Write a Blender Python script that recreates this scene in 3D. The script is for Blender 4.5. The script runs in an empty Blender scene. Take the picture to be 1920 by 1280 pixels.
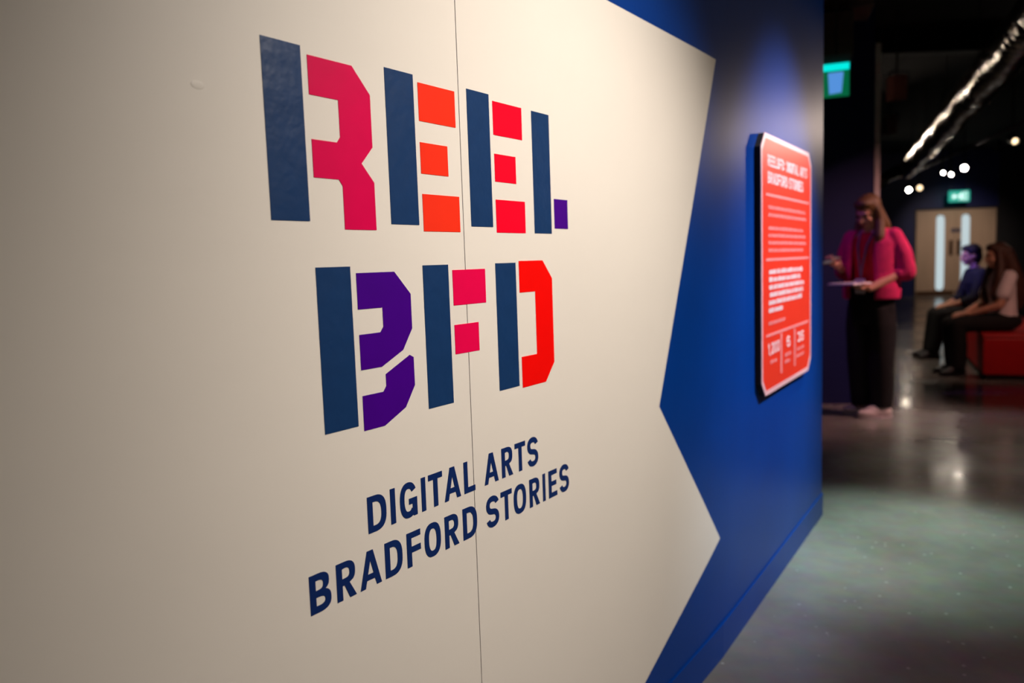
import bpy, bmesh, math, random
from mathutils import Vector, Matrix
from mathutils.geometry import tessellate_polygon

random.seed(7)
SC = bpy.context.scene
COL = SC.collection
PI = math.pi

# ------------------------------------------------------------------ camera
PITCH, ROLL = 0.0976, -0.03454
cam_d = bpy.data.cameras.new('camera')
cam_d.sensor_width = 36.0
cam_d.lens = 1471.2 / 1920 * 36.0
cam_d.clip_start = 0.05
cam_d.dof.use_dof = True
cam_d.dof.focus_distance = 1.30
cam_d.dof.aperture_fstop = 3.0
cam = bpy.data.objects.new('camera', cam_d)
COL.objects.link(cam)
_f = Vector((0, math.cos(PITCH), -math.sin(PITCH)))
_u = Vector((0, math.sin(PITCH), math.cos(PITCH)))
_r = Vector((1, 0, 0))
_r2 = _r * math.cos(ROLL) + _u * math.sin(ROLL)
_u2 = -_r * math.sin(ROLL) + _u * math.cos(ROLL)
_m = Matrix((_r2, _u2, -_f)).transposed().to_4x4()
_m.translation = Vector((0, 0, 1.25))
cam.matrix_world = _m
SC.camera = cam

# ------------------------------------------------------------------ world, view, main lights
w = bpy.data.worlds.new('world')
SC.world = w
w.use_nodes = True
w.node_tree.nodes['Background'].inputs[0].default_value = (0.02, 0.035, 0.09, 1)
w.node_tree.nodes['Background'].inputs[1].default_value = 0.05
SC.view_settings.view_transform = 'Standard'
SC.view_settings.look = 'None'
SC.view_settings.gamma = 1
SC.view_settings.exposure = 0.0
SC.view_settings.use_curve_mapping = False


def spot_light(name, loc, target, color, power, angle, blend=0.6, radius=0.05, parent=None):
    d = bpy.data.lights.new(name, 'SPOT')
    d.energy = power
    d.color = color
    d.spot_size = math.radians(angle)
    d.spot_blend = blend
    d.shadow_soft_size = radius
    o = bpy.data.objects.new(name, d)
    COL.objects.link(o)
    q = (Vector(target) - Vector(loc)).to_track_quat('-Z', 'Y')
    if parent is None:
        o.location = loc
        o.rotation_euler = q.to_euler()
    else:
        pm = parent.matrix_basis
        o.matrix_basis = pm.inverted() @ Matrix.LocRotScale(Vector(loc), q, None)
        o.parent = parent
    return o


# the lamps of the room: position, aim, colour, power, cone (used again where the fixtures are built)
KEY = dict(loc=(1.56, 0.73, 2.6), aim=(0.11, 1.62, 1.05), color=(1.0, 0.925, 0.865), power=218, angle=67)
GRAZE = dict(loc=(8.2, 10.2, 3.2), aim=(1.25, 3.3, 1.75), color=(1.0, 0.78, 0.66), power=110, angle=12)
BOARD = dict(loc=(2.75, 2.35, 3.2), aim=(0.98, 2.98, 1.03), color=(0.80, 0.88, 1.0), power=640, angle=38)
FLOORSPOT = dict(loc=(2.30, 3.4, 3.35), aim=(1.66, 3.28, 0.0), color=(0.70, 1.0, 0.88), power=640, angle=32)

# ------------------------------------------------------------------ materials
def new_mat(name):
    m = bpy.data.materials.new(name)
    m.use_nodes = True
    return m, m.node_tree.nodes, m.node_tree.links, m.node_tree.nodes['Principled BSDF']


def srgb(r, g, b):
    def f(c):
        c /= 255
        return c / 12.92 if c <= 0.04045 else ((c + 0.055) / 1.055) ** 2.4
    return (f(r), f(g), f(b), 1)


def mat(name, color, rough=0.6, metal=0.0, var=0.06, scale=8.0, bump=0.0, bscale=60.0, spec=0.5, stretch=None):
    m, N, L, b = new_mat(name)
    tc = N.new('ShaderNodeTexCoord')
    mp = N.new('ShaderNodeMapping')
    if stretch:
        mp.inputs['Scale'].default_value = stretch
    L.new(tc.outputs['Object'], mp.inputs['Vector'])
    no = N.new('ShaderNodeTexNoise')
    no.inputs['Scale'].default_value = scale
    no.inputs['Detail'].default_value = 4
    L.new(mp.outputs[0], no.inputs['Vector'])
    cr = N.new('ShaderNodeValToRGB')
    c = color
    cr.color_ramp.elements[0].position = 0.3
    cr.color_ramp.elements[1].position = 0.7
    cr.color_ramp.elements[0].color = (c[0] * (1 - var), c[1] * (1 - var), c[2] * (1 - var), 1)
    cr.color_ramp.elements[1].color = (min(1, c[0] * (1 + var)), min(1, c[1] * (1 + var)), min(1, c[2] * (1 + var)), 1)
    L.new(no.outputs['Fac'], cr.inputs['Fac'])
    L.new(cr.outputs['Color'], b.inputs['Base Color'])
    b.inputs['Roughness'].default_value = rough
    b.inputs['Metallic'].default_value = metal
    b.inputs['Specular IOR Level'].default_value = spec
    if bump:
        n2 = N.new('ShaderNodeTexNoise')
        n2.inputs['Scale'].default_value = bscale
        n2.inputs['Detail'].default_value = 3
        L.new(mp.outputs[0], n2.inputs['Vector'])
        bp = N.new('ShaderNodeBump')
        bp.inputs['Strength'].default_value = bump
        bp.inputs['Distance'].default_value = 0.01
        L.new(n2.outputs['Fac'], bp.inputs['Height'])
        L.new(bp.outputs[0], b.inputs['Normal'])
    return m


def emit(name, color, strength):
    m, N, L, b = new_mat(name)
    b.inputs['Base Color'].default_value = (0.1, 0.1, 0.1, 1)
    b.inputs['Emission Color'].default_value = color
    b.inputs['Emission Strength'].default_value = strength
    return m


M = {}
M['white'] = mat('white_wall_graphic', srgb(238, 228, 214), 0.5, var=0.012, scale=3, bump=0.05, bscale=14, spec=0.35, stretch=(1, 1, 1.6))
M['blue'] = mat('blue_wall_paint', srgb(0, 56, 136), 0.38, var=0.06, scale=5, bump=0.03, bscale=90, spec=0.24)
M['navywall'] = mat('dark_navy_wall_paint', srgb(14, 24, 84), 0.55, var=0.08, scale=3)
M['black'] = mat('matt_black_paint', srgb(22, 20, 24), 0.8, var=0.15, scale=2)
M['ceil'] = mat('black_ceiling_paint', srgb(20, 17, 18), 0.9, var=0.3, scale=1.5)
M['navy'] = mat('navy_vinyl', srgb(22, 56, 100), 0.34, var=0.05, scale=40, bump=0.16, bscale=26, spec=0.5)
M['navytext'] = mat('navy_text_vinyl', srgb(10, 40, 98), 0.4, var=0.04, scale=40)
M['pink'] = mat('pink_vinyl', srgb(226, 0, 78), 0.4, var=0.03, scale=20, spec=0.15, bump=0.05, bscale=30)
M['crimson'] = mat('crimson_vinyl', srgb(238, 4, 76), 0.4, var=0.03, scale=20, spec=0.15)
M['orange'] = mat('orange_red_vinyl', srgb(255, 52, 26), 0.4, var=0.03, scale=20, spec=0.15)
M['red'] = mat('red_vinyl', srgb(255, 0, 40), 0.4, var=0.03, scale=20, spec=0.15)
M['scarlet'] = mat('scarlet_vinyl', srgb(255, 8, 4), 0.4, var=0.03, scale=20, spec=0.15)
M['purple'] = mat('purple_vinyl', srgb(70, 0, 134), 0.4, var=0.04, scale=20, spec=0.15)
M['signred'] = mat('sign_red_print', srgb(255, 58, 36), 0.33, var=0.02, scale=10)
M['signpink'] = mat('sign_pink_print', srgb(255, 150, 146), 0.35, var=0.02, scale=10)
M['signwhite'] = mat('sign_white_print', srgb(255, 226, 224), 0.35, var=0.02, scale=10)
M['signedge'] = mat('sign_pale_rim', srgb(255, 190, 190), 0.3, var=0.02, scale=10)
M['signbody'] = mat('sign_dark_edge_board', srgb(40, 26, 14), 0.7, var=0.15, scale=30)
M['trimmetal'] = mat('brushed_aluminium', srgb(205, 200, 198), 0.35, metal=0.9, var=0.05, scale=20)
M['blackmetal'] = mat('black_powder_coat', srgb(30, 28, 29), 0.5, var=0.1, scale=20)
M['brownmetal'] = mat('dusty_brown_housing', srgb(120, 88, 78), 0.6, var=0.1, scale=20)
M['door'] = mat('oatmeal_door_laminate', srgb(196, 166, 140), 0.5, var=0.05, scale=6, stretch=(1, 1, 0.2))
M['doorframe'] = mat('dark_door_frame', srgb(38, 32, 30), 0.6, var=0.1)
M['bronze'] = mat('bronze_plate', srgb(92, 58, 36), 0.4, metal=0.6, var=0.08)
M['benchred'] = mat('red_bench_vinyl', srgb(190, 8, 12), 0.5, var=0.06, scale=9)
M['benchdark'] = mat('dark_bench_plinth', srgb(30, 14, 12), 0.6, var=0.1)
M['skin'] = mat('skin', srgb(214, 158, 130), 0.5, var=0.05, scale=12)
M['hair1'] = mat('brown_hair', srgb(108, 78, 40), 0.45, var=0.35, scale=40, bump=0.5, bscale=50, stretch=(4, 4, 0.5))
M['hair2'] = mat('long_dark_brown_hair', srgb(74, 42, 28), 0.45, var=0.35, scale=40, bump=0.5, bscale=50, stretch=(4, 4, 0.5))
M['hair3'] = mat('short_dark_hair', srgb(30, 20, 22), 0.5, var=0.3, scale=60, bump=0.5, bscale=80)
M['cardigan'] = mat('pink_cardigan_knit', srgb(238, 44, 116), 0.85, var=0.12, scale=18, bump=0.5, bscale=70)
M['redtop'] = mat('red_top_cloth', srgb(196, 10, 22), 0.8, var=0.08)
M['blackcloth'] = mat('black_trouser_cloth', srgb(10, 9, 12), 0.85, var=0.2, scale=14, bump=0.3, bscale=12)
M['navycloth'] = mat('dark_navy_cloth', srgb(13, 14, 24), 0.85, var=0.15, scale=14, bump=0.2, bscale=12)
M['cream'] = mat('cream_cotton', srgb(240, 226, 226), 0.85, var=0.05, scale=12, bump=0.25, bscale=14)
M['shoe'] = mat('white_shoe', srgb(226, 214, 210), 0.6, var=0.05)
M['blackshoe'] = mat('black_shoe', srgb(24, 24, 30), 0.45, var=0.1)
M['sole'] = mat('shoe_sole', srgb(200, 190, 190), 0.7, var=0.05)
M['lanyard'] = mat('grey_lanyard_ribbon', srgb(112, 116, 134), 0.7, var=0.2, scale=50)
M['paper'] = mat('white_paper', srgb(236, 230, 236), 0.7, var=0.02)
M['phone'] = mat('phone_case', srgb(120, 80, 50), 0.4, var=0.05)
M['eye'] = mat('eye', srgb(40, 26, 22), 0.3, var=0.05)
M['lip'] = mat('lip', srgb(170, 84, 80), 0.5, var=0.05)
M['conduit'] = mat('dull_grey_conduit', srgb(92, 86, 100), 0.5, metal=0.3, var=0.1)
M['housingwhite'] = mat('grey_sign_housing', srgb(120, 118, 116), 0.6, var=0.05)
M['lens'] = emit('lit_lamp_lens', (1.0, 0.86, 0.70, 1), 80)
M['lensoff'] = mat('dark_lamp_lens', srgb(120, 100, 90), 0.2)
M['lenssoft'] = emit('dim_lamp_lens', (1.0, 0.72, 0.42, 1), 3)
M['pane'] = emit('lit_glass_pane', (0.78, 0.95, 1.0, 1), 0.62)
M['exitgreen'] = emit('lit_green_sign_face', (0.0, 0.45, 0.33, 1), 0.9)
M['exitdark'] = emit('lit_dark_green_sign_face', (0.0, 0.16, 0.06, 1), 0.75)
M['exitcyan'] = emit('lit_cyan_sign_edge', (0.0, 0.86, 0.78, 1), 1.0)
M['exitwhite'] = emit('lit_white_pictogram', (0.75, 1.0, 0.95, 1), 1.5)
M['exitblue'] = emit('lit_pale_blue_panel', (0.12, 0.38, 0.95, 1), 0.75)
M['screen'] = emit('dim_phone_screen', (0.5, 0.45, 0.4, 1), 0.12)


def floor_material():
    m, N, L, b = new_mat('polished_concrete')
    tc = N.new('ShaderNodeTexCoord')
    n1 = N.new('ShaderNodeTexNoise'); n1.inputs['Scale'].default_value = 1.3; n1.inputs['Detail'].default_value = 7
    n2 = N.new('ShaderNodeTexNoise'); n2.inputs['Scale'].default_value = 14; n2.inputs['Detail'].default_value = 6
    vo = N.new('ShaderNodeTexVoronoi'); vo.inputs['Scale'].default_value = 16
    for n in (n1, n2, vo):
        L.new(tc.outputs['Object'], n.inputs['Vector'])
    r1 = N.new('ShaderNodeValToRGB')
    r1.color_ramp.elements[0].position = 0.32; r1.color_ramp.elements[0].color = srgb(112, 108, 102)
    r1.color_ramp.elements[1].position = 0.68; r1.color_ramp.elements[1].color = srgb(146, 142, 136)
    L.new(n1.outputs['Fac'], r1.inputs['Fac'])
    mx = N.new('ShaderNodeMixRGB'); mx.blend_type = 'MULTIPLY'; mx.inputs[0].default_value = 0.35
    L.new(r1.outputs[0], mx.inputs[1]); L.new(n2.outputs['Color'], mx.inputs[2])
    r3 = N.new('ShaderNodeValToRGB')            # pale aggregate specks
    r3.color_ramp.elements[0].position = 0.06; r3.color_ramp.elements[0].color = (1, 1, 1, 1)
    r3.color_ramp.elements[1].position = 0.11; r3.color_ramp.elements[1].color = (0, 0, 0, 1)
    L.new(vo.outputs['Distance'], r3.inputs['Fac'])
    m3 = N.new('ShaderNodeMixRGB'); m3.inputs[2].default_value = srgb(190, 192, 188)
    mm = N.new('ShaderNodeMath'); mm.operation = 'MULTIPLY'; mm.inputs[1].default_value = 0.45
    L.new(r3.outputs[0], mm.inputs[0]); L.new(mm.outputs[0], m3.inputs[0]); L.new(mx.outputs[0], m3.inputs[1])
    L.new(m3.outputs[0], b.inputs['Base Color'])
    r2 = N.new('ShaderNodeMapRange'); r2.inputs['From Min'].default_value = 0.3; r2.inputs['From Max'].default_value = 0.7
    r2.inputs['To Min'].default_value = 0.12; r2.inputs['To Max'].default_value = 0.26
    L.new(n1.outputs['Fac'], r2.inputs['Value']); L.new(r2.outputs[0], b.inputs['Roughness'])
    bp = N.new('ShaderNodeBump'); bp.inputs['Strength'].default_value = 0.05; bp.inputs['Distance'].default_value = 0.01
    n4 = N.new('ShaderNodeTexNoise'); n4.inputs['Scale'].default_value = 5; n4.inputs['Detail'].default_value = 3
    L.new(tc.outputs['Object'], n4.inputs['Vector'])
    L.new(n4.outputs['Fac'], bp.inputs['Height']); L.new(bp.outputs[0], b.inputs['Normal'])
    return m


def foil_material():
    m, N, L, b = new_mat('crinkled_silver_foil')
    tc = N.new('ShaderNodeTexCoord')
    n = N.new('ShaderNodeTexNoise'); n.inputs['Scale'].default_value = 9; n.inputs['Detail'].default_value = 5
    L.new(tc.outputs['Object'], n.inputs['Vector'])
    cr = N.new('ShaderNodeValToRGB')
    cr.color_ramp.elements[0].color = srgb(130, 118, 108); cr.color_ramp.elements[1].color = srgb(216, 206, 196)
    L.new(n.outputs['Fac'], cr.inputs['Fac']); L.new(cr.outputs[0], b.inputs['Base Color'])
    b.inputs['Metallic'].default_value = 0.95
    b.inputs['Roughness'].default_value = 0.19
    bp = N.new('ShaderNodeBump'); bp.inputs['Strength'].default_value = 0.6; bp.inputs['Distance'].default_value = 0.03
    L.new(n.outputs['Fac'], bp.inputs['Height']); L.new(bp.outputs[0], b.inputs['Normal'])
    return m


M['floor'] = floor_material()
M['foil'] = foil_material()

# ------------------------------------------------------------------ mesh helpers
def link(name, me, m=None, parent=None, smooth=False):
    o = bpy.data.objects.new(name, me)
    COL.objects.link(o)
    if m is not None and not me.materials:
        me.materials.append(m)
    if smooth:
        for p in me.polygons:
            p.use_smooth = True
    if parent is not None:
        o.parent = parent
    return o


def from_bm(name, bm, m, parent=None, smooth=False):
    bmesh.ops.recalc_face_normals(bm, faces=bm.faces)
    me = bpy.data.meshes.new(name)
    bm.to_mesh(me)
    bm.free()
    return link(name, me, m, parent, smooth)


def bm_box(bm, x0, x1, y0, y1, z0, z1, mx=None, bevel=0.0):
    v = [Vector((x, y, z)) for x in (x0, x1) for y in (y0, y1) for z in (z0, z1)]
    if mx is not None:
        v = [mx @ p for p in v]
    vs = [bm.verts.new(p) for p in v]
    fs = [(0, 1, 3, 2), (4, 6, 7, 5), (0, 4, 5, 1), (2, 3, 7, 6), (0, 2, 6, 4), (1, 5, 7, 3)]
    faces = [bm.faces.new([vs[i] for i in f]) for f in fs]
    if bevel > 0:
        es = list({e for f in faces for e in f.edges})
        bmesh.ops.bevel(bm, geom=es, offset=bevel, segments=2, affect='EDGES', profile=0.5)


def box(name, x0, x1, y0, y1, z0, z1, m, parent=None, bevel=0.0, mx=None):
    bm = bmesh.new()
    bm_box(bm, x0, x1, y0, y1, z0, z1, mx, bevel)
    return from_bm(name, bm, m, parent)


def bm_prism(bm, loops, y0, y1):
    """extrude a polygon (outer loop + holes) given in x,z from y0 (front) to y1 (back)"""
    flat = [p for lp in loops for p in lp]
    tris = tessellate_polygon([[Vector((p[0], p[1], 0)) for p in lp] for lp in loops])
    fr = [bm.verts.new((p[0], y0, p[1])) for p in flat]
    bk = [bm.verts.new((p[0], y1, p[1])) for p in flat]
    for t in tris:
        if len(set(t)) < 3:
            continue
        try:
            bm.faces.new([fr[i] for i in t])
            bm.faces.new([bk[i] for i in reversed(t)])
        except ValueError:
            pass
    k = 0
    for lp in loops:
        n = len(lp)
        for i in range(n):
            a, b = k + i, k + (i + 1) % n
            try:
                bm.faces.new([fr[a], fr[b], bk[b], bk[a]])
            except ValueError:
                pass
        k += n


def prism(name, loops, y0, y1, m, parent=None):
    bm = bmesh.new()
    bm_prism(bm, loops, y0, y1)
    return from_bm(name, bm, m, parent)


def bm_cyl(bm, p0, p1, r0, r1=None, seg=20, caps=True):
    p0, p1 = Vector(p0), Vector(p1)
    r1 = r0 if r1 is None else r1
    d = (p1 - p0).normalized()
    a = d.orthogonal().normalized()
    b = d.cross(a)
    ra, rb = [], []
    for i in range(seg):
        t = 2 * PI * i / seg
        o = a * math.cos(t) + b * math.sin(t)
        ra.append(bm.verts.new(p0 + o * r0))
        rb.append(bm.verts.new(p1 + o * r1))
    for i in range(seg):
        j = (i + 1) % seg
        bm.faces.new((ra[i], ra[j], rb[j], rb[i]))
    if caps:
        bm.faces.new(list(reversed(ra)))
        bm.faces.new(rb)


def cyl(name, p0, p1, r0, m, parent=None, r1=None, seg=20):
    bm = bmesh.new()
    bm_cyl(bm, p0, p1, r0, r1, seg)
    return from_bm(name, bm, m, parent, smooth=False)


def bm_tube(bm, pts, r, seg=10, closed=False):
    pts = [Vector(p) for p in pts]
    rs = r if isinstance(r, (list, tuple)) else [r] * len(pts)
    rings = []
    prev = None
    for i, p in enumerate(pts):
        d = (pts[min(i + 1, len(pts) - 1)] - pts[max(i - 1, 0)]).normalized()
        a = d.orthogonal().normalized() if prev is None else (prev - d * prev.dot(d)).normalized()
        prev = a
        b = d.cross(a)
        rings.append([bm.verts.new(p + (a * math.cos(2 * PI * k / seg) + b * math.sin(2 * PI * k / seg)) * rs[i]) for k in range(seg)])
    for i in range(len(rings) - 1):
        for k in range(seg):
            j = (k + 1) % seg
            bm.faces.new((rings[i][k], rings[i][j], rings[i + 1][j], rings[i + 1][k]))
    bm.faces.new(list(reversed(rings[0])))
    bm.faces.new(rings[-1])


def tube(name, pts, r, m, parent=None, seg=10):
    bm = bmesh.new()
    bm_tube(bm, pts, r, seg)
    return from_bm(name, bm, m, parent, smooth=True)


def empty(name, loc=(0, 0, 0), rz=0.0):
    o = bpy.data.objects.new(name, None)
    COL.objects.link(o)
    o.empty_display_size = 0.1
    o.location = loc
    o.rotation_euler = (0, 0, rz)
    return o


def tag(o, label=None, cat=None, group=None, kind=None):
    if label: o['label'] = label
    if cat: o['category'] = cat
    if group: o['group'] = group
    if kind: o['kind'] = kind
    return o


# ------------------------------------------------------------------ the display wall (two runs meeting at a shallow bend)
BEND = Vector((0.62416, 2.35654, 0.0))
YAW_A, YAW_B = 0.6109, 0.56551
ROT_A, ROT_B = PI / 2 - YAW_A, PI / 2 - YAW_B       # local x runs along the wall, local -y faces the visitor
LEN_B = 1.5708
WALL_H = 3.0
def plan_prism(name, pts, z0, z1, m, parent):
    bm = bmesh.new()
    bm_prism(bm, [pts], 0, 1)
    for v in bm.verts:
        v.co = Vector((v.co.x, v.co.z, z0 + (z1 - z0) * v.co.y))
    return from_bm(name, bm, m, parent)
BR = 0.2                                                # the two runs blend over a gentle curve, 0.2 m each side
BK = (YAW_A - YAW_B) / (4 * BR)
def bow(s):
    return BK * (s + BR) ** 2 if s > -BR else 0.0
SEAM = -1.2225

wall = tag(empty('wall_left', BEND, ROT_A), kind='structure')
A_LEFT = -4.2
SKIRT = 0.107
# run A: core, two boards with a hairline joint between them
box('core', A_LEFT, 0.0, 0.012, 0.20, 0, WALL_H, M['black'], wall)
box('panel', A_LEFT, SEAM - 0.0009, 0.0, 0.012, 0, WALL_H, M['blue'], wall)
plan_prism('panel', [(SEAM + 0.0009, 0)] + [(-BR + BR * k / 12, bow(-BR + BR * k / 12)) for k in range(13)] + [(0, 0.012), (SEAM + 0.0009, 0.012)], 0, WALL_H, M['blue'], wall)
# white flag-shaped field printed over the boards, one sheet per board
T_W = 0.0015
def zlow(s):                                          # lower slanted edge of the white field
    return max(0.16, 0.386 + (s + 0.002) * (0.386 - 0.179) / 0.55)
WL = SEAM - 0.0009
WR = SEAM + 0.0009
prism('white_sheet', [[(A_LEFT, 1.824), (WL, 1.824), (WL, 0.16), (A_LEFT, 0.16)]], -T_W, 0, M['white'], wall)
s_k = -0.002 - (0.386 - 0.16) * 0.55 / 0.207
bm = bmesh.new()
SN = -0.439
bm_prism(bm, [[(WR, 1.824), (SN, 1.824), (SN, zlow(SN)), (s_k, 0.16), (WR, 0.16)]], -T_W, 0)
cols = [SN, -BR] + [-BR + (BR - 0.002) * k / 10 for k in range(1, 11)]
for up in (True, False):                               # the two pointed ends, following the curve of the wall
    prev = None
    for q in cols:
        f = (q - SN) / (-0.002 - SN)
        za, zb = (1.824, min(1.8238, 0.873 + f * 0.951)) if up else (max(zlow(q) + 0.0002, 0.873 - f * 0.487), zlow(q))
        y = bow(q)
        ring = [bm.verts.new((q, y - T_W, za)), bm.verts.new((q, y - T_W, zb)), bm.verts.new((q, y, zb)), bm.verts.new((q, y, za))]
        if prev:
            for k in range(4):
                bm.faces.new((prev[k], prev[(k + 1) % 4], ring[(k + 1) % 4], ring[k]))
        prev = ring
    bm.faces.new(prev)
bmesh.ops.remove_doubles(bm, verts=bm.verts, dist=0.00005)
from_bm('white_sheet', bm, M['white'], wall)
# small paint blister
bm = bmesh.new()
bmesh.ops.create_uvsphere(bm, u_segments=16, v_segments=10, radius=1.0)
for v in bm.verts:
    v.co = Vector((v.co.x * 0.009 - 1.717, v.co.y * 0.0004 - T_W, v.co.z * 0.005 + 1.473))
from_bm('blister', bm, M['white'], wall, smooth=True)

wall_b = tag(empty('wall_left', BEND, ROT_B), kind='structure')
plan_prism('panel', [(BR * k / 12, bow(-BR * k / 12)) for k in range(13)] + [(LEN_B - 0.008, 0)] + [(LEN_B - 0.008 + 0.008 * math.sin(a), 0.008 - 0.008 * math.cos(a)) for a in (0.3, 0.6, 0.9, 1.2, PI / 2)] + [(LEN_B, 0.2), (0, 0.2)], 0, WALL_H, M['blue'], wall_b)
# skirting boards
sk = tag(empty('baseboard_left', BEND, ROT_A), kind='structure')
box('skirting', A_LEFT, 0.0, -0.005, 0.003, 0, SKIRT, M['blue'], sk, bevel=0.0006)
sk2 = tag(empty('baseboard_left', BEND, ROT_B), kind='structure')
box('skirting', 0.0, LEN_B - 0.002, -0.005, 0.003, 0, SKIRT, M['blue'], sk2, bevel=0.0006)

# ------------------------------------------------------------------ floor, ceiling, far walls
TH = math.radians(25)
CEIL = 3.9
tag(box('floor', -8, 24, -6, 30, -0.05, 0, M['floor']), kind='structure')
tag(box('ceiling', -8, 24, -6, 30, CEIL, CEIL + 0.1, M['ceil']), kind='structure')
# door wall
DOOR_C = Vector((12.12, 21.4, 0.0))
DROT = math.radians(-8)
back = tag(empty('wall_back', DOOR_C, DROT), kind='structure')
DW, DH = 1.02, 2.33
box('wall_panel', -14, -DW - 0.04, 0, 0.2, 0, CEIL, M['navywall'], back)
box('wall_panel', DW + 0.04, 9, 0, 0.2, 0, CEIL, M['black'], back)
box('wall_panel', -DW - 0.04, DW + 0.04, 0, 0.2, DH + 0.04, CEIL, M['navywall'], back)
# dark partition behind the standing visitor, its free end capped with a metal strip
P0, P1 = Vector((1.0, 6.75, 0)), Vector((2.965, 6.42, 0))
pd = (P1 - P0)
mid = tag(empty('wall_middle', P0, math.atan2(pd.y, pd.x)), kind='structure')
PL = pd.length
box('wall_panel', 0, PL, 0, 0.16, 0, 3.25, M['navywall'], mid)
tag(box('trim_1', PL, PL + 0.045, -0.004, 0.164, 0, 2.9, M['shoe'], None, bevel=0.004), kind='structure')
bpy.data.objects['trim_1'].location = P0
bpy.data.objects['trim_1'].rotation_euler = (0, 0, math.atan2(pd.y, pd.x))
# right-hand side and rear of the room, out of the picture
tag(box('wall_right', 16.2, 16.4, -6, 30, 0, CEIL, M['black']), kind='structure')
tag(box('wall_front', -8, 24, -6.2, -6, 0, CEIL, M['black']), kind='structure')

# double door
door = tag(empty('door_1', DOOR_C, DROT), kind='structure')
for sx in (-1, 1):
    box('jamb', sx * DW - 0.04 if sx < 0 else sx * DW, sx * DW if sx < 0 else sx * DW + 0.04, -0.02, 0.2, 0, DH + 0.04, M['doorframe'], door)
box('lintel', -DW, DW, -0.02, 0.2, DH, DH + 0.04, M['doorframe'], door)
for sx in (-1, 1):
    x0, x1 = (-DW + 0.005, -0.004) if sx < 0 else (0.004, DW - 0.005)
    pc = -0.385 if sx < 0 else 0.255
    pw = 0.108
    lf = prism('leaf', [[(x0, 0.008), (x1, 0.008), (x1, DH - 0.005), (x0, DH - 0.005)],
                        [(pc - pw, 0.15), (pc - pw, DH - 0.15), (pc + pw, DH - 0.15), (pc + pw, 0.15)]], 0.02, 0.065, M['door'], door)
    rr = []
    for i in range(24):
        t = 2 * PI * i / 24
        q = math.copysign(abs(math.cos(t)) ** 0.6, math.cos(t)), math.copysign(abs(math.sin(t)) ** 0.12, math.sin(t))
        rr.append((pc + q[0] * pw, DH / 2 + q[1] * (DH / 2 - 0.15)))
    prism('pane', [rr], 0.035, 0.045, M['pane'], lf)
    hx = -0.115 if sx < 0 else 0.085
    box('pull_plate', hx - 0.045, hx + 0.045, 0.008, 0.02, 1.09, 1.50, M['bronze'], lf, bevel=0.003)
    cyl('pull_handle', (hx, -0.03, 1.14), (hx, -0.03, 1.45), 0.013, M['bronze'], lf, seg=10)
    hc = -0.06 if sx < 0 else 0.06
    cyl('disc_sign', (hc, 0.012, 1.76), (hc, 0.02, 1.76), 0.062, M['conduit'], lf, seg=20)
    box('kick_plate', x0 + 0.02, x1 - 0.02, 0.016, 0.02, 0.02, 0.13, M['bronze'], lf)

# ------------------------------------------------------------------ glyph outlines (cap height 1)
TS, TB = 0.195, 0.175


def sup(cx, cy, rx, ry, a0, a1, n=14, e=2.6):
    out = []
    for i in range(n + 1):
        t = math.radians(a0 + (a1 - a0) * i / n)
        c, s = math.cos(t), math.sin(t)
        out.append((cx + rx * math.copysign(abs(c) ** (2 / e), c), cy + ry * math.copysign(abs(s) ** (2 / e), s)))
    return out


def stroke(path, t):
    """outline of a band of width t (or list) along a path"""
    l, r = [], []
    n = len(path)
    for i in range(n):
        a = Vector(path[max(i - 1, 0)]); b = Vector(path[min(i + 1, n - 1)])
        d = (b - a).normalized()
        nn = Vector((-d.y, d.x))
        p = Vector(path[i])
        l.append(tuple(p + nn * t / 2)); r.append(tuple(p - nn * t / 2))
    return l + r[::-1]


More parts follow.
